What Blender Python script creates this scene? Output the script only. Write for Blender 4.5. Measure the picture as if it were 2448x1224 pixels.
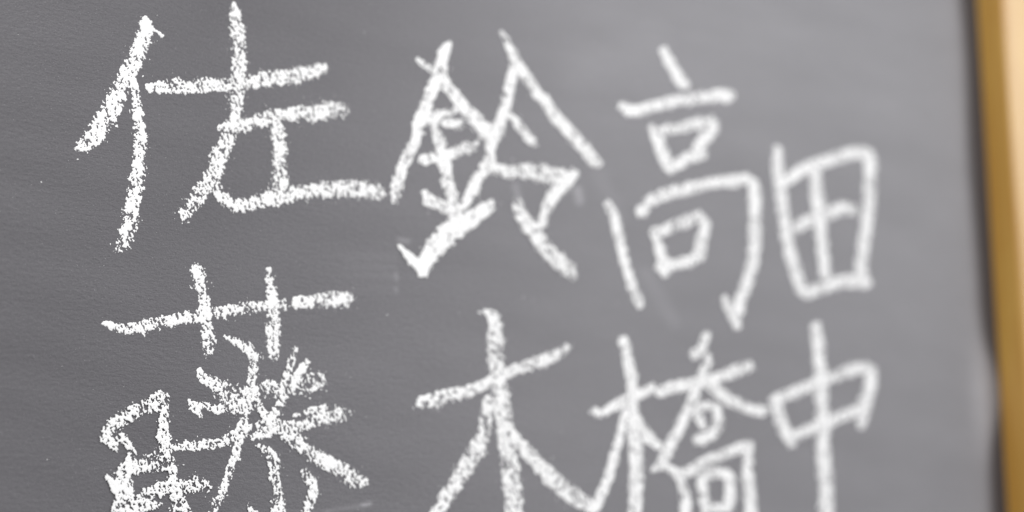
import bpy, math
import numpy as np
from mathutils import Vector

for o in list(bpy.data.objects):
    bpy.data.objects.remove(o)
scene = bpy.context.scene
COL = scene.collection

# ------------------------------------------------------------------ camera
# the board is the plane y = 0 (x to its right, z up, the room on the -y side);
# the camera looks at it from the left, a little upwards
PW, PH = 2448.0, 1224.0                      # photograph size
LENS, SENSOR = 50.0, 36.0
FPX = PW * LENS / SENSOR
YAW, PITCH = math.radians(35), math.radians(10)
DIST = 0.861
AXIS = np.array([math.sin(YAW) * math.cos(PITCH), math.cos(YAW) * math.cos(PITCH), math.sin(PITCH)])
RIGHT = np.array([math.cos(YAW), -math.sin(YAW), 0.0])
UP = np.cross(RIGHT, AXIS)
CAM = np.array([0.0, 0.0, 1.45]) - DIST * AXIS


def board_point(px, py):
    """a photograph pixel -> the point of the board (y = 0) it shows"""
    d = AXIS + RIGHT * ((px - PW / 2) / FPX) - UP * ((py - PH / 2) / FPX)
    return CAM + d * (-CAM[1] / d[1])


def project(p):
    """points (n,3) -> photograph pixels"""
    q = np.asarray(p) - CAM
    dep = q @ AXIS
    return PW / 2 + FPX * (q @ RIGHT) / dep, PH / 2 - FPX * (q @ UP) / dep


cam_data = bpy.data.cameras.new('camera')
cam = bpy.data.objects.new('camera', cam_data)
COL.objects.link(cam)
cam.location = CAM
cam.rotation_euler = Vector(AXIS).to_track_quat('-Z', 'Y').to_euler()
cam_data.lens, cam_data.sensor_width = LENS, SENSOR
cam_data.clip_start, cam_data.clip_end = 0.02, 50
cam_data.dof.use_dof = True
cam_data.dof.focus_distance = float((board_point(350, 680) - CAM) @ AXIS)
cam_data.dof.aperture_fstop = 2.4
scene.camera = cam

# ------------------------------------------------------------------ light
world = bpy.data.worlds.new('World')
scene.world = world
world.use_nodes = True
bg = world.node_tree.nodes['Background']
bg.inputs['Color'].default_value = (0.985, 0.985, 1.0, 1)
bg.inputs['Strength'].default_value = 0.40


def area(name, loc, target, sx, sy, power, col):
    l = bpy.data.lights.new(name, 'AREA')
    l.shape, l.size, l.size_y, l.energy, l.color = 'RECTANGLE', sx, sy, power, col
    o = bpy.data.objects.new(name, l)
    COL.objects.link(o)
    o.location = loc
    o.rotation_euler = (Vector(target) - Vector(loc)).to_track_quat('-Z', 'Z').to_euler()
    return o


area('window_light', (2.7, -2.7, 2.5), (0.2, 0, 1.45), 1.6, 2.2, 64, (0.97, 0.985, 1.0))
area('ceiling_light', (-0.9, -1.7, 3.0), (0.0, 0, 1.45), 1.2, 1.2, 56, (1.0, 0.985, 0.97))

scene.view_settings.view_transform = 'Standard'
scene.view_settings.look = 'None'
scene.view_settings.exposure = 0.0
scene.view_settings.gamma = 1.0
scene.view_settings.use_curve_mapping = False


# ------------------------------------------------------------------ materials
def new_mat(name):
    m = bpy.data.materials.new(name)
    m.use_nodes = True
    nt = m.node_tree
    return m, nt, nt.nodes['Principled BSDF']


def N(nt, typ, **kw):
    n = nt.nodes.new(typ)
    for k, v in kw.items():
        if k in n.inputs.keys():
            n.inputs[k].default_value = v
        else:
            setattr(n, k, v)
    return n


def board_material():
    m, nt, b = new_mat('slate_board')
    L = nt.links.new
    tc = N(nt, 'ShaderNodeTexCoord')
    # erased chalk dust: the sheet's map of it, painted sheen and shade included, broken up by eraser streaks and fine grain
    att = N(nt, 'ShaderNodeAttribute', attribute_name='dust_light')
    mp = N(nt, 'ShaderNodeMapping')
    mp.inputs['Scale'].default_value = (5, 5, 16)
    mp.inputs['Rotation'].default_value = (0, 0.25, 0)
    L(tc.outputs['Object'], mp.inputs['Vector'])
    n1 = N(nt, 'ShaderNodeTexNoise', Scale=2.0, Detail=5.0, Roughness=0.6)
    L(mp.outputs['Vector'], n1.inputs['Vector'])
    r1 = N(nt, 'ShaderNodeMapRange')
    r1.inputs['From Min'].default_value, r1.inputs['From Max'].default_value = 0.3, 0.7
    r1.inputs['To Min'].default_value, r1.inputs['To Max'].default_value = 0.91, 1.09
    L(n1.outputs['Fac'], r1.inputs['Value'])
    n2 = N(nt, 'ShaderNodeTexNoise', Scale=900.0, Detail=3.0, Roughness=0.65)
    L(tc.outputs['Object'], n2.inputs['Vector'])
    r2 = N(nt, 'ShaderNodeMapRange')
    r2.inputs['From Min'].default_value, r2.inputs['From Max'].default_value = 0.25, 0.75
    r2.inputs['To Min'].default_value, r2.inputs['To Max'].default_value = 0.72, 1.28
    L(n2.outputs['Fac'], r2.inputs['Value'])
    mu = N(nt, 'ShaderNodeMath', operation='MULTIPLY')
    L(att.outputs['Fac'], mu.inputs[0]); L(r1.outputs[0], mu.inputs[1])
    mu2 = N(nt, 'ShaderNodeMath', operation='MULTIPLY', use_clamp=True)
    L(mu.outputs[0], mu2.inputs[0]); L(r2.outputs[0], mu2.inputs[1])
    # bare single specks of dust caught on the grain of the paint
    n3 = N(nt, 'ShaderNodeTexNoise', Scale=1500.0, Detail=1.0)
    L(tc.outputs['Object'], n3.inputs['Vector'])
    r3 = N(nt, 'ShaderNodeMapRange')
    r3.inputs['From Min'].default_value, r3.inputs['From Max'].default_value = 0.69, 0.80
    r3.inputs['To Min'].default_value, r3.inputs['To Max'].default_value = 0.0, 0.30
    L(n3.outputs['Fac'], r3.inputs['Value'])
    ad = N(nt, 'ShaderNodeMath', operation='ADD', use_clamp=True)
    L(mu2.outputs[0], ad.inputs[0]); L(r3.outputs[0], ad.inputs[1])
    mix = N(nt, 'ShaderNodeMix', data_type='RGBA')
    mix.inputs[6].default_value = (0.038, 0.035, 0.041, 1)
    mix.inputs[7].default_value = (0.79, 0.78, 0.82, 1)
    L(ad.outputs[0], mix.inputs[0])
    L(mix.outputs[2], b.inputs['Base Color'])
    b.inputs['Roughness'].default_value = 0.48
    b.inputs['Specular IOR Level'].default_value = 0.5
    # orange-peel paint with faint sideways roller ripples
    mpb = N(nt, 'ShaderNodeMapping')
    mpb.inputs['Scale'].default_value = (0.55, 1, 1.25)
    L(tc.outputs['Object'], mpb.inputs['Vector'])
    h1 = N(nt, 'ShaderNodeTexNoise', Scale=420.0, Detail=3.0, Roughness=0.6)
    L(mpb.outputs['Vector'], h1.inputs['Vector'])
    h2 = N(nt, 'ShaderNodeTexNoise', Scale=1100.0, Detail=2.0, Roughness=0.6)
    L(tc.outputs['Object'], h2.inputs['Vector'])
    hm = N(nt, 'ShaderNodeMath', operation='MULTIPLY_ADD')
    L(h2.outputs['Fac'], hm.inputs[0]); hm.inputs[1].default_value = 0.5; L(h1.outputs['Fac'], hm.inputs[2])
    bu = N(nt, 'ShaderNodeBump', Strength=0.48, Distance=0.0008)
    L(hm.outputs[0], bu.inputs['Height'])
    L(bu.outputs['Normal'], b.inputs['Normal'])
    return m


def chalk_material():
    m, nt, b = new_mat('white_chalk')
    tc = N(nt, 'ShaderNodeTexCoord')
    n = N(nt, 'ShaderNodeTexNoise', Scale=1300.0, Detail=3.0, Roughness=0.7)
    nt.links.new(tc.outputs['Object'], n.inputs['Vector'])
    cr = N(nt, 'ShaderNodeValToRGB')
    cr.color_ramp.elements[0].position, cr.color_ramp.elements[0].color = 0.25, (0.74, 0.74, 0.745, 1)
    cr.color_ramp.elements[1].position, cr.color_ramp.elements[1].color = 0.6, (0.90, 0.90, 0.90, 1)
    nt.links.new(n.outputs['Fac'], cr.inputs['Fac'])
    nt.links.new(cr.outputs['Color'], b.inputs['Base Color'])
    b.inputs['Roughness'].default_value = 0.95
    b.inputs['Specular IOR Level'].default_value = 0.15
    return m


def wood_material():
    m, nt, b = new_mat('varnished_wood')
    L = nt.links.new
    tc = N(nt, 'ShaderNodeTexCoord')
    mp2 = N(nt, 'ShaderNodeMapping')
    mp2.inputs['Scale'].default_value = (130, 130, 11)
    L(tc.outputs['Object'], mp2.inputs['Vector'])
    n = N(nt, 'ShaderNodeTexNoise', Scale=0.6, Detail=5.0, Roughness=0.6, Distortion=0.6)
    L(mp2.outputs['Vector'], n.inputs['Vector'])
    cr = N(nt, 'ShaderNodeValToRGB')
    cr.color_ramp.elements[0].position, cr.color_ramp.elements[0].color = 0.3, (0.47, 0.235, 0.036, 1)
    cr.color_ramp.elements[1].position, cr.color_ramp.elements[1].color = 0.7, (0.585, 0.35, 0.074, 1)
    L(n.outputs['Fac'], cr.inputs['Fac'])
    L(cr.outputs['Color'], b.inputs['Base Color'])
    b.inputs['Roughness'].default_value = 0.42
    b.inputs['Coat Weight'].default_value = 1.0
    b.inputs['Coat Roughness'].default_value = 0.42
    bu = N(nt, 'ShaderNodeBump', Strength=0.15, Distance=0.0005)
    L(n.outputs['Fac'], bu.inputs['Height']); L(bu.outputs['Normal'], b.inputs['Normal'])
    return m


def wall_material():
    m, nt, b = new_mat('painted_wall')
    tc = N(nt, 'ShaderNodeTexCoord')
    n = N(nt, 'ShaderNodeTexNoise', Scale=90.0, Detail=4.0)
    nt.links.new(tc.outputs['Object'], n.inputs['Vector'])
    bu = N(nt, 'ShaderNodeBump', Strength=0.2, Distance=0.001)
    nt.links.new(n.outputs['Fac'], bu.inputs['Height'])
    nt.links.new(bu.outputs['Normal'], b.inputs['Normal'])
    b.inputs['Base Color'].default_value = (0.70, 0.66, 0.58, 1)
    b.inputs['Roughness'].default_value = 0.9
    return m


M_BOARD, M_CHALK, M_WOOD, M_WALL = board_material(), chalk_material(), wood_material(), wall_material()


# ------------------------------------------------------------------ mesh helpers
def link(name, data, parent=None, loc=(0, 0, 0)):
    o = bpy.data.objects.new(name, data)
    COL.objects.link(o)
    o.parent = parent
    o.location = loc
    return o


def mesh_tris(name, verts, tris, mat, smooth=True):
    me = bpy.data.meshes.new(name)
    nv, nt_ = len(verts), len(tris)
    me.vertices.add(nv); me.vertices.foreach_set('co', np.asarray(verts, np.float32).ravel())
    me.loops.add(nt_ * 3); me.loops.foreach_set('vertex_index', np.asarray(tris, np.int32).ravel())
    me.polygons.add(nt_)
    me.polygons.foreach_set('loop_start', np.arange(0, nt_ * 3, 3, dtype=np.int32))
    me.polygons.foreach_set('loop_total', np.full(nt_, 3, np.int32))
    me.polygons.foreach_set('use_smooth', np.full(nt_, smooth, bool))
    me.update(calc_edges=True)
    me.materials.append(mat)
    return me


# ------------------------------------------------------------------ the board
XR = float(np.mean([board_point(2339, 0)[0], board_point(2373, 612)[0], board_point(2406, 1224)[0]]))
XL, ZB, ZT = -1.30, 0.98, 1.98
# how far the frame stands out: its front edge shows at (2424, 400)
zz = board_point(2362, 400)[2]
deps = np.linspace(0.005, 0.08, 300)
pp = np.stack([np.full_like(deps, XR), -deps, np.full_like(deps, zz)], 1)
DEPTH = float(deps[np.argmin(abs(project(pp)[0] - 2424))])
print('XR', XR, 'DEPTH', DEPTH, 'focus', cam_data.dof.focus_distance)

wall_me = bpy.data.meshes.new('wall')
x0, x1, z0, z1, y0, y1 = -1.9, XR + 0.7, 0.0, 2.6, 0.022, 0.14
wv = [(x, y, z) for x in (x0, x1) for y in (y0, y1) for z in (z0, z1)]
wall_me.from_pydata(wv, [], [(0, 4, 5, 1), (2, 3, 7, 6), (0, 1, 3, 2), (4, 6, 7, 5), (1, 5, 7, 3), (0, 2, 6, 4)])
wall_me.materials.append(M_WALL)
wall = link('wall', wall_me)
wall['kind'] = 'structure'

ROOT = Vector((0.0, 0.0, ZB))
board = link('blackboard', None, None, ROOT)
board.empty_display_size = 0.1
board['label'] = 'dark grey blackboard in a varnished wooden frame, covered with white chalk kanji'
board['category'] = 'blackboard'


def soft(d, r0, r1):
    """1 inside r0, 0 outside r1"""
    t = np.clip((r1 - d) / (r1 - r0), 0, 1)
    return t * t * (3 - 2 * t)


def seg_dist(px, py, a, b):
    ax, ay, bx, by = a[0], a[1], b[0], b[1]
    vx, vy = bx - ax, by - ay
    t = np.clip(((px - ax) * vx + (py - ay) * vy) / (vx * vx + vy * vy + 1e-9), 0, 1)
    return np.hypot(px - ax - t * vx, py - ay - t * vy), t


def dust_light_map(x, z):
    """how thick the erased chalk lies, plus painted window sheen and frame shade"""
    u, v = project(np.stack([x, np.zeros_like(x), z], 1))
    d = np.full_like(x, 0.085)
    # wiped thicker towards the right end; window sheen is painted in here too
    d += 0.085 * np.clip((u - 500) / 900, 0, 1)
    d += 0.045 * np.exp(-((u - 1620) / 420) ** 2) * soft(v, 60, 620) + 0.025 * np.clip((u - 1750) / 400, 0, 1)
    # faint sideways eraser swipes
    d += 0.004 * np.sin(v / 23 - u / 90) * np.sin(u / 310 + 1.3) + 0.004 * np.sin(v / 83 - u / 260 + 0.7)
    # eraser missed the strip by the frame, bar one dab; frame's shade painted in
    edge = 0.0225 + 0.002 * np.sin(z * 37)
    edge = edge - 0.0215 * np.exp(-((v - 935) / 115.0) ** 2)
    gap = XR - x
    clean_shade = soft(gap, edge - 0.008, edge + 0.008)
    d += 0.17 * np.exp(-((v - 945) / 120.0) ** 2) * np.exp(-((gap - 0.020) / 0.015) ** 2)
    d = d * (1 - 0.93 * clean_shade)
    # ghosts of old writing
    for a, b, w, k in [((1232, 445), (1240, 475), 12, .10), ((1381, 455), (1386, 480), 14, .15),
                       ((1545, 655), (1610, 770), 24, .035), ((1430, 410), (1480, 520), 26, .03),
                       ((955, 573), (975, 577), 9, .10), ((946, 655), (949, 668), 6, .10),
                       ((946, 688), (949, 697), 6, .08), ((780, 1222), (875, 1207), 6, .07),
                       ((868, 1207), (885, 1204), 8, .13), ((1380, 180), (1560, 90), 60, .02),
                       ((560, 1225), (780, 1222), 8, .03)]:
        dd, _ = seg_dist(u, v, a, b)
        d += k * soft(dd, 0, w * 1.3)
    # the end of a wiped patch
    d += 0.026 * (0.65 + 0.35 * np.sin(v / 5.0 + 2 * np.sin(v / 17))) * soft(np.abs(v - 640), 40, 75) * soft(-u, -930, -720) * soft(u, 946, 956)
    return np.clip(d, 0, 1)


def axis_lines(lo, hi, a, b, fine, coarse):
    parts = []
    if a > lo:
        parts.append(np.linspace(lo, a, max(2, int((a - lo) / coarse)))[:-1])
    parts.append(np.linspace(a, b, int((b - a) / fine)))
    if hi > b:
        parts.append(np.linspace(b, hi, max(2, int((hi - b) / coarse)))[1:])
    return np.concatenate(parts)


def build_sheet():
    gx = axis_lines(XL, XR, -0.30, XR, 0.0016, 0.02)
    gz = axis_lines(ZB, ZT, 1.25, 1.66, 0.0016, 0.02)
    nx, nz = len(gx), len(gz)
    X, Z = np.meshgrid(gx, gz, indexing='ij')
    x, z = X.ravel(), Z.ravel()
    v = np.stack([x, np.zeros_like(x), z - ZB], 1)
    i = (np.arange(nx - 1)[:, None] * nz + np.arange(nz - 1)[None]).ravel()
    tr = np.concatenate([np.stack([i, i + nz, i + nz + 1], 1), np.stack([i, i + nz + 1, i + 1], 1)])
    # back and sides of the slab
    n0 = len(v)
    T = 0.016
    bk = np.array([(XL, T, 0), (XR, T, 0), (XR, T, ZT - ZB), (XL, T, ZT - ZB),
                   (XL, 0, 0), (XR, 0, 0), (XR, 0, ZT - ZB), (XL, 0, ZT - ZB)])
    q = [(0, 3, 2, 1), (0, 1, 5, 4), (1, 2, 6, 5), (2, 3, 7, 6), (3, 0, 4, 7)]
    tb = np.array([t for a, b_, c, d_ in q for t in ((a, b_, c), (a, c, d_))]) + n0
    me = mesh_tris('writing_surface', np.concatenate([v, bk]), np.concatenate([tr, tb]), M_BOARD, False)
    at = me.attributes.new('dust_light', 'FLOAT', 'POINT')
    at.data.foreach_set('value', np.concatenate([dust_light_map(x, z), np.full(8, .05)]).astype(np.float32))
    return link('writing_surface', me, board)


sheet = build_sheet()


def rail(ax, lo, hi, a0, a1, inner_sign):
    """one mitred frame rail: section rounded at its front edges"""
    W, back, front, r = 0.046, 0.020, -DEPTH, 0.0035
    # section in (s, y): s from the inner edge (0) to the outer edge (W)
    sec = [(0, back)]
    for cx, cy, a in ((r, front + r, 180), (W - r, front + r, 270)):
        for k in range(5):
            t = math.radians(a + 90 * k / 4)
            sec.append((cx + r * math.cos(t), cy + r * math.sin(t)))
    sec.append((W, back))
    n = len(sec)
    vs = []
    for end, sg in ((lo, -1), (hi, 1)):
        for s, y in sec:
            along = end + sg * s                      # mitre
            across = a0 + inner_sign * s
            vs.append((across, y, along - ZB) if ax == 'z' else (along, y, across - ZB))
    fs = [(k, (k + 1) % n, n + (k + 1) % n, n + k) for k in range(n)] + [tuple(range(n))[::-1], tuple(range(n, 2 * n))]
    me = bpy.data.meshes.new('frame_rail')
    me.from_pydata(vs, [], fs)
    import bmesh
    bm = bmesh.new(); bm.from_mesh(me)
    bmesh.ops.recalc_face_normals(bm, faces=bm.faces)
    for f in bm.faces:
        f.smooth = len(f.verts) == 4 and f.calc_area() < 0.006 * (hi - lo)
    bm.to_mesh(me); bm.free()
    me.materials.append(M_WOOD)
    return link('frame_rail', me, board)


rail('z', ZB, ZT, XR, 0, 1)
rail('z', ZB, ZT, XL, 0, -1)
rail('x', XL, XR, ZT, 0, 1)
rail('x', XL, XR, ZB, 0, -1)

# ------------------------------------------------------------------ the chalk writing
# each stroke: points (x, y, width[, how much of the board's grain the chalk covers]) read off the photograph
D = 0.80
SA = [
    [(348, 44, 14, 1), (349, 58, 28, 1), (348, 74, 36, .99), (341, 98, 38, .88), (330, 126, 42, .84), (299, 196, 46, .84),
     (265, 261, 48, .82), (236, 310, 46, .8), (208, 343, 44, .74), (191, 356, 28, .6)],
    [(364, 70, 7, .9), (376, 77, 7, .6), (388, 86, 7, .9)],
    [(317, 190, 20, .95), (323, 229, 22, .9), (328, 261, 27), (332, 294, 30, .85), (335, 343, 31, .85), (335, 365, 31, .9), (329, 414, 36, .86),
     (321, 463, 38), (314, 512, 36), (304, 555, 38, .76), (292, 584, 34, .76), (283, 600, 18, .5)],
    [(351, 203, 12, 1), (360, 209, 26, .95), (376, 209, 34, .86), (425, 206, 36, .84), (465, 206, 36), (540, 203, 33, .76), (596, 198, 34, .8),
     (645, 190, 38, .8), (694, 183, 38, .8), (743, 172, 38, .76), (769, 165, 32, .66)],
    [(560, 5, 8, .6), (558, 16, 16), (562, 36, 26, .85), (567, 65, 33, .76), (570, 98, 35), (573, 131, 36, .8), (573, 163, 38, .8),
     (572, 196, 38, .76), (568, 229, 34, .76), (565, 255, 30, .68), (560, 278, 26, .86), (550, 304, 34, .84), (540, 343, 40, .76), (527, 369, 42, .76),
     (520, 381, 42, .76), (512, 413, 42, .78), (500, 440, 44), (478, 462, 42, .76), (465, 485, 38, .76), (442, 508, 34, .74), (420, 523, 14, .4)],
    [(527, 306, 20, .6), (557, 306, 36, .85), (590, 298, 34), (620, 288, 36, .76), (660, 277, 36, .85), (700, 272, 38), (743, 271, 44),
     (780, 266, 46, .8), (805, 263, 46, .6), (820, 262, 32, .5)],
    [(661, 299, 24, .9), (664, 318, 38, .9), (668, 348, 36, .86), (670, 374, 36, .8), (670, 397, 37), (670, 423, 38), (671, 446, 40, .85)],
    [(506, 444, 20), (521, 462, 34), (540, 479, 32, .86), (563, 489, 32, .86), (593, 489, 34, .82), (629, 479, 34), (671, 472, 38, .86), (710, 462, 38),
     (759, 456, 40), (808, 453, 42, .84), (857, 454, 46, .78), (890, 457, 44, .7), (908, 461, 32, .5)],
]
TO = [
    [(247, 772, 10, .9), (266, 777, 20, .9), (292, 784, 26, .86), (323, 784, 28, .88), (357, 777, 30, .85), (400, 767, 32, .8), (443, 759, 32), (486, 752, 32, .86),
     (529, 746, 32), (572, 737, 32, .76), (615, 736, 28, .76), (658, 729, 28, .9), (692, 726, 26, .85), (729, 720, 34, .78), (772, 717, 36, .8), (806, 714, 40, .86), (829, 714, 38, .92)],
    [(464, 633, 14), (469, 647, 34, .85), (476, 666, 33), (482, 686, 32, .76), (487, 709, 32), (489, 732, 30), (486, 752, 28, .9), (493, 777, 28, .9),
     (497, 800, 32, .8), (499, 823, 36, .74), (497, 843, 22, .5)],
    [(642, 644, 14, .95), (645, 663, 24, .86), (648, 686, 26, .86), (650, 709, 26, .86), (652, 732, 28, .9), (652, 760, 34, .82), (652, 789, 36, .84), (652, 817, 36, .8),
     (655, 843, 30, .78), (657, 860, 16, .6)],
    [(537, 804, 10, .7), (555, 813, 20), (575, 823, 24), (592, 834, 26), (606, 852, 26, .84), (607, 867, 26), (602, 903, 25, .84), (595, 936, 28, .86),
     (591, 969, 28, .82), (585, 994, 25), (578, 1019, 28, .84), (571, 1056, 22), (562, 1088, 22, .85), (551, 1121, 23, .82), (540, 1154, 20), (529, 1183, 22), (514, 1208, 24), (505, 1228, 24)],
    [(476, 887, 16, .95), (483, 903, 24, .88), (505, 914, 30, .86), (526, 930, 46, .74), (552, 946, 58, .72), (577, 962, 58, .76)],
    [(452, 958, 10, .8), (459, 972, 22, .85), (477, 994, 16, .7)],
    [(465, 965, 22), (490, 970, 22, .82), (516, 978, 22), (545, 974, 28, .74), (570, 976, 32, .8)],
    [(414, 1070, 22), (454, 1067, 24), (490, 1063, 26), (526, 1056, 26, .76), (555, 1045, 28), (581, 1030, 40, .8), (606, 1030, 42, .76), (634, 1032, 34, .72), (660, 1022, 30, .76)],
    [(618, 1016, 24, .6), (648, 1010, 30, .76), (681, 1016, 26), (718, 1019, 24, .85), (754, 1005, 30, .82), (790, 996, 38, .76), (819, 989, 36, .7), (829, 990, 26, .5)],
    [(704, 993, 12, .8), (725, 986, 12, .6), (750, 981, 20, .7), (775, 977, 22, .76)],
    [(612, 934, 34, .7), (636, 930, 44, .66), (660, 930, 44, .66), (684, 930, 34, .72), (708, 926, 30, .65), (738, 916, 50, .5), (758, 908, 46, .5)],
    [(728, 949, 7, .4), (742, 951, 8, .6)],
    [(703, 838, 19, .9), (698, 860, 20, .85), (689, 885, 20), (681, 911, 20)],
    [(733, 866, 18, .95), (718, 885, 22, .95), (699, 911, 24, .92), (689, 929, 26, .92), (674, 958, 20, .86), (660, 979, 22, .82), (648, 1000, 24, .82)],
    [(605, 950, 22, .86), (620, 972, 22, .85), (634, 994, 24, .85), (656, 1019, 28, .86), (685, 1038, 32, .84), (710, 1059, 36, .82), (736, 1081, 38, .8), (765, 1096, 34, .82),
     (790, 1110, 38, .84), (819, 1125, 42, .84), (845, 1146, 44, .78), (863, 1150, 32, .6)],
    [(620, 1067, 14, .7), (641, 1081, 28, .68), (656, 1106, 28, .7), (654, 1135, 28, .78), (660, 1164, 26, .84), (663, 1193, 32, .82), (665, 1226, 34)],
    [(727, 1128, 22, .74), (739, 1146, 26), (747, 1164, 26, .8), (743, 1190, 24, .86), (736, 1215, 22), (732, 1228, 22)],
    [(592, 1204, 7, .7), (598, 1219, 18), (605, 1228, 22)],
    [(380, 940, 20, .45), (370, 958, 34, .74), (345, 976, 36, .74), (312, 990, 38, .76), (283, 1008, 38, .76), (258, 1030, 34, .8), (252, 1046, 28, .85), (271, 1066, 24, .86)],
    [(287, 1045, 24), (305, 1063, 20), (318, 1081, 12, .8)],
    [(394, 948, 24, .5), (389, 983, 28), (389, 1012, 28, .84), (390, 1041, 32, .84), (398, 1067, 34, .9), (403, 1092, 26, .6), (409, 1125, 22, .6), (414, 1150, 32, .76),
     (418, 1179, 44, .8), (425, 1208, 48, .78), (432, 1228, 48, .76)],
    [(312, 1096, 28, .86), (304, 1114, 36, .82), (295, 1136, 44, .78), (292, 1160, 46, .8), (296, 1180, 46, .8), (300, 1195, 44, .78), (298, 1215, 48, .82), (296, 1228, 46, .84)],
    [(252, 1138, 9, .9), (262, 1148, 18, .96), (273, 1168, 18, .96), (284, 1190, 18, .92)],
    [(305, 1132, 32), (338, 1116, 40, .72), (367, 1106, 48, .66), (392, 1106, 50, .6), (408, 1122, 40, .55)],
    [(280, 1212, 34, .88), (320, 1204, 30, .76), (356, 1183, 36, .76), (389, 1168, 36, .8), (418, 1166, 44, .8), (446, 1160, 46, .62), (470, 1158, 46, .5), (490, 1160, 34, .36)],
    [(302, 1221, 28), (340, 1212, 26, .85), (362, 1206, 24, .8), (385, 1208, 18, .7)],
]
SU = [
    [(1072, 107, 16, 1), (1064, 119, 30, 1), (1057, 141, 33, .97), (1052, 170, 32, .9), (1040, 199, 34, .85), (1026, 227, 34, .82), (1019, 256, 30, .86), (1006, 279, 34, .9), (1000, 299, 32, .9),
     (997, 322, 25, .85), (986, 350, 30, .84), (971, 382, 29, .86), (960, 407, 28, .84), (951, 438, 31, .8), (947, 462, 29, .78), (945, 483, 18, .8)],
    [(999, 143, 15, .8), (1014, 156, 14, .75), (1034, 168, 20, .9)],
    [(1054, 182, 28, .92), (1072, 210, 30, .85), (1089, 230, 30, .85), (1106, 256, 32, .85), (1129, 279, 36, .85), (1152, 302, 38, .9), (1168, 318, 36, .92)],
    [(1034, 279, 30, .85), (1060, 271, 20, .8), (1090, 263, 22, .8)],
    [(1066, 294, 26, .74), (1082, 296, 28, .7), (1100, 298, 30, .42)],
    [(1014, 382, 28, .95), (1032, 379, 28, .9), (1057, 370, 26, .85), (1086, 367, 30), (1114, 353, 32, .6), (1134, 347, 28, .42)],
    [(1034, 293, 30, .86), (1043, 322, 26), (1054, 350, 32, .85), (1060, 379, 35, .92), (1065, 410, 31), (1069, 438, 31), (1078, 462, 33, .8), (1081, 486, 34, .76), (1087, 513, 34)],
    [(1013, 460, 16, .9), (1027, 480, 36, .92), (1048, 489, 34, .82), (1069, 503, 30)],
    [(1231, 148, 22, .9), (1224, 181, 27, .86), (1218, 213, 27, .86), (1208, 253, 30, .85), (1198, 285, 30, .85), (1185, 315, 40, .92), (1176, 336, 38, .9), (1171, 358, 24, .85), (1169, 389, 30, .88),
     (1157, 410, 24, .85), (1139, 429, 30, .9), (1127, 462, 33, .95), (1109, 486, 23, .9), (1100, 498, 18, .8)],
    [(1153, 322, 24, .85), (1170, 321, 26, .9), (1188, 320, 24, .85)],
    [(1197, 79, 13, .7), (1211, 102, 20, .8), (1227, 135, 26, .9), (1247, 168, 27, .9), (1273, 207, 28, .86), (1303, 246, 32, .88), (1335, 289, 32, .88), (1368, 325, 32, .84), (1394, 354, 32, .84),
     (1417, 383, 33, .85), (1428, 391, 22, .7)],
    [(1218, 275, 16), (1241, 302, 24, .8), (1263, 328, 27, .86), (1275, 345, 20, .7)],
    [(1160, 401, 34, .85), (1187, 404, 27, .85), (1218, 410, 33, .8), (1248, 409, 40, .74), (1278, 410, 44, .7), (1308, 417, 44, .74), (1338, 421, 38, .76), (1352, 423, 30)],
    [(1366, 418, 34, .9), (1341, 441, 38, .85), (1320, 471, 33, .85), (1305, 501, 29, .85), (1296, 531, 25, .85), (1290, 550, 24, .85)],
    [(1236, 477, 17, .6), (1239, 501, 32, .88), (1257, 531, 36, .85), (1281, 562, 38, .84), (1302, 592, 40), (1329, 619, 43, .82), (1357, 646, 37, .8), (1372, 667, 16, .55)],
    [(954, 589, 12, 1), (973, 610, 20, 1), (994, 631, 26, 1), (1008, 646, 32, 1)],
    [(1010, 648, 34, .96), (1021, 616, 44, .96), (1039, 592, 54, .9), (1069, 562, 56, .9), (1100, 537, 54, .84), (1133, 519, 42, .92), (1160, 501, 37, .96), (1172, 487, 22, .85)],
]
KI = [
    [(1012, 961, 34, .92), (1036, 957, 40, .78), (1074, 944, 36, .78), (1113, 938, 32), (1151, 923, 31), (1190, 905, 29, .85), (1224, 888, 28, .85), (1250, 878, 30), (1284, 867, 34),
     (1322, 852, 34, .8), (1353, 832, 22, .6)],
    [(1141, 744, 8, .5), (1164, 747, 20, .8), (1181, 764, 34, .85), (1183, 798, 38, .82), (1183, 837, 42), (1185, 871, 42), (1190, 905, 40), (1198, 948, 44, .76), (1203, 991, 44, .78),
     (1207, 1034, 44), (1215, 1077, 46, .78), (1220, 1120, 47, .74), (1224, 1162, 46, .76), (1228, 1205, 46, .78), (1230, 1229, 44)],
    [(1168, 957, 28), (1160, 1000, 30, .74), (1155, 1038, 38, .74), (1138, 1077, 42, .76), (1113, 1120, 42, .78), (1091, 1154, 40), (1070, 1184, 38), (1051, 1218, 36), (1042, 1231, 36)],
    [(1220, 1034, 26), (1245, 1064, 33, .85), (1271, 1094, 36), (1301, 1124, 40, .8), (1327, 1154, 42, .76), (1361, 1179, 41, .74), (1395, 1201, 39, .74), (1417, 1214, 34, .8)],
]
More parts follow.
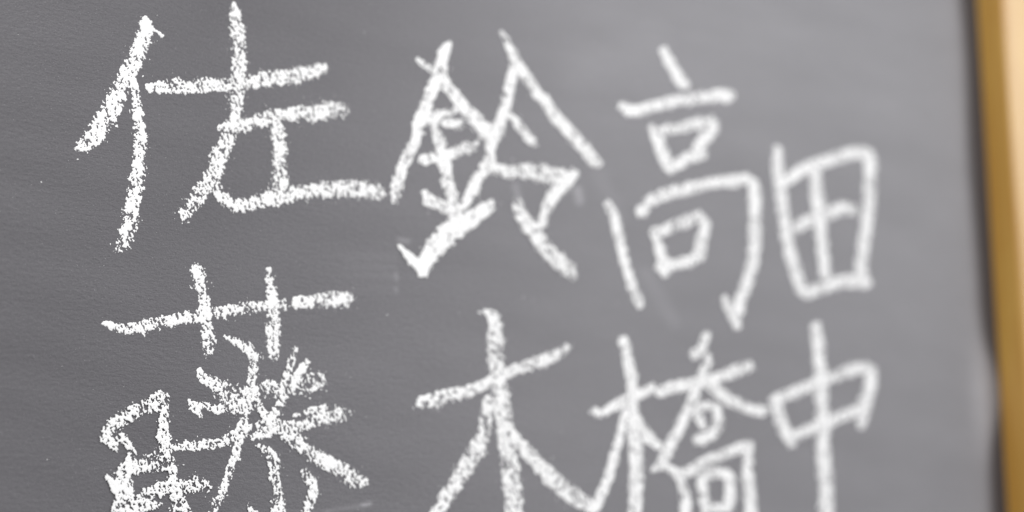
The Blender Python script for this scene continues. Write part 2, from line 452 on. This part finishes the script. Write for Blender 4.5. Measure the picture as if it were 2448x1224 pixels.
TA = [
    [(1588, 124, 22, .7), (1599, 145, 23, .8), (1616, 175, 25, .85), (1629, 196, 26, .85), (1638, 204, 20, .75)],
    [(1489, 258, 24, .85), (1508, 265, 27, .9), (1531, 263, 27, .9), (1580, 250, 27, .84), (1629, 240, 27), (1678, 234, 27), (1720, 228, 30, .8), (1741, 229, 30, .8)],
    [(1560, 308, 22), (1573, 335, 27, .9), (1583, 368, 27, .85), (1596, 395, 27, .85), (1605, 405, 20)],
    [(1570, 318, 22, .7), (1603, 309, 25, .62), (1639, 302, 26, .62), (1671, 294, 27, .68), (1699, 292, 27), (1701, 309, 30, .8), (1684, 332, 30, .85), (1671, 351, 30), (1668, 368, 28, .7)],
    [(1603, 400, 28, .86), (1629, 387, 28, .86), (1655, 373, 28), (1676, 370, 28, .7)],
    [(1453, 488, 18, .7), (1466, 517, 24, .85), (1479, 567, 23, .86), (1493, 624, 23, .86), (1508, 678, 23, .86), (1524, 716, 25, .86), (1529, 728, 18, .75)],
    [(1533, 508, 26, .85), (1551, 484, 29, .88), (1587, 466, 28), (1630, 455, 28, .75), (1673, 445, 28, .72), (1716, 436, 28, .76), (1759, 432, 29), (1781, 428, 26), (1799, 440, 26, .85),
     (1804, 470, 28, .85), (1803, 524, 29), (1804, 578, 28), (1797, 632, 28), (1785, 675, 28), (1770, 714, 26, .8), (1766, 745, 24, .8)],
    [(1733, 714, 18, .7), (1745, 739, 28, .88), (1758, 764, 28, .95), (1761, 779, 20, .85)],
    [(1567, 555, 26, .86), (1573, 585, 22, .75), (1583, 624, 25, .85), (1587, 651, 24, .85)],
    [(1569, 563, 27, .8), (1601, 545, 29, .74), (1634, 531, 29, .76), (1667, 517, 27), (1684, 535, 26, .8), (1677, 571, 26), (1671, 603, 28), (1672, 614, 26)],
    [(1583, 638, 32, .86), (1616, 632, 27), (1648, 624, 27), (1673, 610, 26)],
]
HA = [
    [(1421, 985, 23, .85), (1437, 990, 21, .86), (1460, 976, 24, .85), (1486, 963, 27, .85), (1513, 950, 27, .85), (1539, 938, 25), (1557, 928, 22)],
    [(1490, 815, 25, .85), (1498, 847, 26, .86), (1505, 885, 27, .86), (1511, 923, 27, .86), (1511, 961, 29, .86), (1513, 1003, 31, .84), (1516, 1044, 30), (1520, 1082, 32), (1520, 1124, 32), (1520, 1162, 33), (1518, 1200, 33), (1518, 1230, 34)],
    [(1498, 987, 25, .85), (1488, 1018, 22), (1475, 1063, 21), (1463, 1113, 23), (1448, 1158, 23), (1429, 1196, 24), (1418, 1219, 25)],
    [(1524, 1003, 20), (1539, 1033, 30, .85), (1562, 1059, 28), (1576, 1068, 20, .75)],
    [(1687, 804, 20, .85), (1678, 828, 23, .85), (1662, 847, 25, .75)],
    [(1693, 849, 12, .65), (1691, 866, 20, .75), (1679, 896, 24), (1664, 931, 24), (1649, 972, 25), (1630, 1010, 27, .85), (1611, 1048, 25), (1592, 1086, 27, .85), (1573, 1114, 22), (1563, 1124, 14, .65)],
    [(1575, 937, 24), (1604, 927, 26), (1645, 919, 27), (1683, 912, 28, .85), (1714, 904, 25), (1751, 889, 27, .74), (1788, 876, 28, .68)],
    [(1683, 912, 26), (1710, 931, 28), (1736, 953, 28), (1767, 968, 28), (1801, 980, 27), (1825, 982, 26, .75)],
    [(1666, 976, 21, .7), (1672, 1006, 23), (1679, 1020, 18, .7)],
    [(1676, 972, 22, .65), (1702, 972, 24, .74), (1714, 987, 26), (1714, 1018, 24), (1698, 1041, 24), (1670, 1052, 27, .85)],
    [(1592, 1116, 20), (1619, 1135, 22), (1630, 1162, 24, .76), (1638, 1196, 26), (1638, 1230, 26)],
    [(1617, 1131, 22), (1645, 1128, 25), (1683, 1105, 25), (1721, 1090, 25), (1759, 1075, 25), (1788, 1065, 25), (1786, 1090, 25), (1788, 1131, 27), (1791, 1177, 29), (1795, 1230, 31)],
    [(1679, 1141, 28, .7), (1679, 1173, 27, .7), (1683, 1200, 25, .74), (1688, 1222, 24, .8)],
    [(1683, 1136, 26, .7), (1729, 1131, 25, .74), (1745, 1150, 25), (1744, 1181, 28), (1740, 1207, 28)],
    [(1690, 1218, 24), (1740, 1215, 24)],
]
DE = [
    [(1857, 361, 25), (1858, 390, 25), (1863, 439, 26, .85), (1870, 488, 26), (1876, 533, 26), (1885, 582, 27), (1895, 627, 27), (1908, 668, 27), (1915, 693, 24)],
    [(1870, 439, 28, .86), (1904, 416, 31, .85), (1949, 394, 29), (1994, 379, 29, .76), (2036, 368, 29), (2066, 366, 30, .86), (2081, 386, 28, .85), (2079, 432, 27), (2077, 488, 27),
     (2071, 537, 27), (2064, 586, 27), (2058, 638, 29), (2058, 672, 32)],
    [(1949, 409, 27), (1951, 450, 29), (1957, 507, 31, .85), (1962, 563, 27), (1968, 612, 27), (1972, 657, 24)],
    [(1906, 544, 30, .86), (1938, 525, 29), (1975, 512, 31), (2013, 499, 31, .74), (2036, 503, 28, .66)],
    [(1930, 700, 30, .86), (1968, 687, 29), (2005, 676, 29), (2043, 671, 32, .85), (2069, 676, 28, .75)],
]
CH = [
    [(1854, 956, 28), (1863, 993, 27), (1877, 1033, 27, .85), (1892, 1058, 25, .85)],
    [(1859, 954, 28), (1907, 934, 27), (1954, 916, 27), (2009, 894, 27, .76), (2057, 880, 27, .72), (2082, 884, 26, .78), (2084, 910, 28), (2073, 950, 28), (2065, 985, 30, .84), (2058, 1017, 18, .7)],
    [(1889, 1050, 27, .85), (1926, 1031, 27), (1970, 1013, 29), (2009, 997, 25, .75), (2053, 977, 25, .76)],
    [(1950, 781, 25, .85), (1956, 827, 28, .86), (1960, 890, 29, .86), (1964, 957, 29, .85), (1968, 1017, 31, .85), (1968, 1064, 33), (1972, 1116, 33), (1974, 1167, 35), (1976, 1230, 35)],
]
CHARS = [
    (SA, 0.0003, 'coarse white chalk character 佐, sharp and grainy'),
    (TO, 0.0003, 'coarse white chalk character 藤, crowded strokes below the 佐'),
    (SU, 0.0004, 'white chalk character 鈴 with a thick hooked bottom stroke'),
    (KI, 0.0004, 'white chalk character 木 with four spreading strokes'),
    (TA, 0.0006, 'white chalk character 高 of boxes under a short slanting stroke'),
    (HA, 0.0006, 'white chalk character 橋 of many thin strokes'),
    (DE, 0.0006, 'white chalk character 田, a four-paned box'),
    (CH, 0.0006, 'white chalk character 中, a box crossed by one long upright'),
]

RX0, RX1, RZ0, RZ1 = -0.32, XR, 1.22, 1.68          # region of the board that carries writing


def grain(step, seed):
    """the board's paint grain as a height field (0..1, evenly spread), slightly slanted"""
    rng = np.random.default_rng(seed)
    nx, nz = int((RX1 - RX0) / step) + 2, int((RZ1 - RZ0) / step) + 2
    kx = np.fft.fftfreq(nx, step * 1000)[:, None]
    kz = np.fft.fftfreq(nz, step * 1000)[None]

    def band(sx, sz, ang, s):
        r = np.random.default_rng(s)
        w = np.fft.fft2(r.standard_normal((nx, nz)))
        c, sn = math.cos(ang), math.sin(ang)
        a, b = kx * c + kz * sn, -kx * sn + kz * c
        f = np.exp(-2 * (math.pi ** 2) * ((a * sx) ** 2 + (b * sz) ** 2))
        g = np.real(np.fft.ifft2(w * f))
        return g / g.std()
    g = 0.85 * band(0.33, 0.60, math.radians(28), seed) + 0.6 * band(0.18, 0.22, 0, seed + 1) + (0.34 if step < 0.0005 else 0.12) * band(1.3, 1.2, 0, seed + 2)
    o = np.argsort(g, axis=None)
    q = np.empty(o.size)
    q[o] = np.linspace(0, 1, o.size)
    return q.reshape(nx, nz)


GRAIN = {s: grain(s, 7 + k) for k, s in enumerate((0.0003, 0.0004, 0.0006))}


def catmull(pts):
    p = np.array([(q + (D,))[:4] for q in pts], float)
    if len(p) < 3:
        return p
    e = np.concatenate([2 * p[:1] - p[1:2], p, 2 * p[-1:] - p[-2:-1]])
    out = []
    for i in range(1, len(e) - 2):
        a, b, c, d = e[i - 1], e[i], e[i + 1], e[i + 2]
        # corners stay corners
        v1, v2 = b[:2] - a[:2], c[:2] - b[:2]
        v3 = d[:2] - c[:2]
        cs1 = v1 @ v2 / (np.linalg.norm(v1) * np.linalg.norm(v2) + 1e-9)
        cs2 = v2 @ v3 / (np.linalg.norm(v2) * np.linalg.norm(v3) + 1e-9)
        m1 = (c - a) / 2 if cs1 > 0.5 else (c - b) * 0.6
        m2 = (d - b) / 2 if cs2 > 0.5 else (c - b) * 0.6
        for t in np.linspace(0, 1, 4)[:-1]:
            h = (2*t**3 - 3*t**2 + 1) * b + (t**3 - 2*t**2 + t) * m1 + (-2*t**3 + 3*t**2) * c + (t**3 - t**2) * m2
            h[2:] = b[2:] * (1 - t) + c[2:] * t
            out.append(h)
    out.append(p[-1])
    return np.array(out)


def chalk_mesh(pts, step, lift, seed, thin, fray):
    rng = np.random.default_rng(seed)
    p = catmull(pts)
    if p[-1, 1] > 1222:                                # strokes that run on below the picture
        d = p[-1] - p[-4]
        d[2:] = 0
        n = np.linalg.norm(d[:2])
        p = np.concatenate([p, [p[-1] + d / n * 45]])
    if step > 0.0005:                                  # the far writing was read off blurred: a little wider
        p[:, 2] *= 1.08
        p[:, 3] = 0.32 + 0.54 * p[:, 3]
    else:
        p[:, 2] *= 0.96
    g = GRAIN[step]
    c = np.array([board_point(x, y) for x, y in p[:, :2]])
    pad = 0.008
    i0, i1 = int((c[:, 0].min() - pad - RX0) / step), int((c[:, 0].max() + pad - RX0) / step) + 1
    j0, j1 = int((c[:, 2].min() - pad - RZ0) / step), int((c[:, 2].max() + pad - RZ0) / step) + 1
    i0, j0, i1, j1 = max(i0, 0), max(j0, 0), min(i1, g.shape[0]), min(j1, g.shape[1])
    X, Z = np.meshgrid(RX0 + np.arange(i0, i1) * step, RZ0 + np.arange(j0, j1) * step, indexing='ij')
    x, z = X.ravel(), Z.ravel()
    u, v = project(np.stack([x, np.zeros_like(x), z], 1))
    best, cov, side = np.full(u.shape, 1e9), np.zeros(u.shape), np.zeros(u.shape)
    lean = rng.uniform(-1, 1)                          # the stick is held askew: one edge is denser
    for a, b in zip(p[:-1], p[1:]):
        dd, t = seg_dist(u, v, a, b)
        sg = np.sign((u - a[0]) * (b[1] - a[1]) - (v - a[1]) * (b[0] - a[0]))
        r = dd / (0.5 * np.maximum(a[2] * (1 - t) + b[2] * t, 4))
        k = r < best
        best[k] = r[k]
        side[k] = sg[k]
        cov[k] = (a[3] * (1 - t) + b[3] * t)[k]
    rag = 0.10 * lean * side
    core = np.where(cov > .93, cov, cov * thin) * soft(best, fray[0] + rag, fray[1] - rag)
    # chalk skips: stretches where the stick bore less hard
    skip = (0.10 if step < 0.0005 else 0.03) * np.sin(u / 13.0 + seed) * np.sin(v / 17.0 + 2 * seed)
    core = np.where(core > 0, core + skip * (cov < .93) * soft(best, .4, 1.1), core)
    core = np.maximum(core, (0.026 if step < 0.00035 else 0.012) * soft(best, 1.1, 2.3))   # crumbs beside the stroke
    F = g[i0:i1, j0:j1].ravel() - (1 - core)
    F[core <= 0.003] = -1
    nx, nz = X.shape
    idx = (np.arange(nx - 1)[:, None] * nz + np.arange(nz - 1)[None]).ravel()
    tri = np.concatenate([np.stack([idx, idx + nz, idx + nz + 1], 1), np.stack([idx, idx + nz + 1, idx + 1], 1)])
    pos = F[tri] > 0
    cnt = pos.sum(1)
    NV = len(F)

    def ek(a, b):                                      # key of the point where edge a-b crosses the contour
        return np.minimum(a, b).astype(np.int64) * NV + np.maximum(a, b) + NV
    keys = [tri[cnt == 3].astype(np.int64)]
    for want, lone in ((1, True), (2, False)):
        s = cnt == want
        t, pz = tri[s], pos[s]
        k = np.argmax(pz == lone, axis=1)
        ar = np.arange(len(t))
        a, b, cc = t[ar, k], t[ar, (k + 1) % 3], t[ar, (k + 2) % 3]
        if lone:
            keys.append(np.stack([a.astype(np.int64), ek(a, b), ek(a, cc)], 1))
        else:
            keys.append(np.stack([ek(a, b), b.astype(np.int64), cc.astype(np.int64)], 1))
            keys.append(np.stack([ek(a, b), cc.astype(np.int64), ek(a, cc)], 1))
    keys = np.concatenate(keys)
    uk, inv = np.unique(keys.ravel(), return_inverse=True)
    isg = uk < NV
    vx, vz, vh = np.empty(len(uk)), np.empty(len(uk)), np.zeros(len(uk))
    gi = uk[isg].astype(int)
    vx[isg], vz[isg], vh[isg] = x[gi], z[gi], F[gi]
    e = uk[~isg] - NV
    a, b = (e // NV).astype(int), (e % NV).astype(int)
    t = F[a] / (F[a] - F[b])
    vx[~isg], vz[~isg] = x[a] + t * (x[b] - x[a]), z[a] + t * (z[b] - z[a])
    vy = -(0.00010 + lift + 0.00045 * np.minimum(vh, 0.6))
    return np.stack([vx, vy, vz], 1), inv.reshape(-1, 3)


total = 0
for ci, (strokes, step, label) in enumerate(CHARS):
    meshes = [chalk_mesh(s, step, 0.00003 * k, 31 * ci + k, (0.90, 0.88, 0.93, 0.87, 1, 1, .97, .97)[ci], (0.55, 1.34) if ci < 2 else (0.64, 1.26)) for k, s in enumerate(strokes)]
    allv = np.concatenate([m[0] for m in meshes])
    base = Vector((float(allv[:, 0].mean()), 0.0, float(allv[:, 2].min())))
    ch = link('chalk_character', None, board, base - ROOT)
    ch.empty_display_size = 0.02
    ch['label'] = label
    for v, t in meshes:
        total += len(t)
        link('chalk_stroke', mesh_tris('chalk_stroke', v - np.array(base), t, M_CHALK), ch)
print('chalk triangles', total)


# loose crumbs of chalk clinging to the paint
def crumbs():
    rng = np.random.default_rng(5)
    vs, ts = [], []
    for k in range(110):
        px, py = rng.uniform(-60, 2300), rng.uniform(-60, 1290)
        c = board_point(px, py)
        r = 0.00013 + 0.00026 * rng.random() ** 3
        n = 5
        b = len(vs)
        ph = rng.uniform(0, 6)
        for q in range(n):
            a = ph + 2 * math.pi * q / n
            rr = r * rng.uniform(.7, 1.3)
            vs.append((c[0] + rr * math.cos(a), 0.0, c[2] + rr * math.sin(a) - ZB))
        vs.append((c[0], -r * .8, c[2] - ZB))
        ts += [(b + q, b + (q + 1) % n, b + n) for q in range(n)]
    o = link('chalk_dust', mesh_tris('chalk_dust', vs, ts, M_CHALK), board)
    o['kind'] = 'stuff'


crumbs()
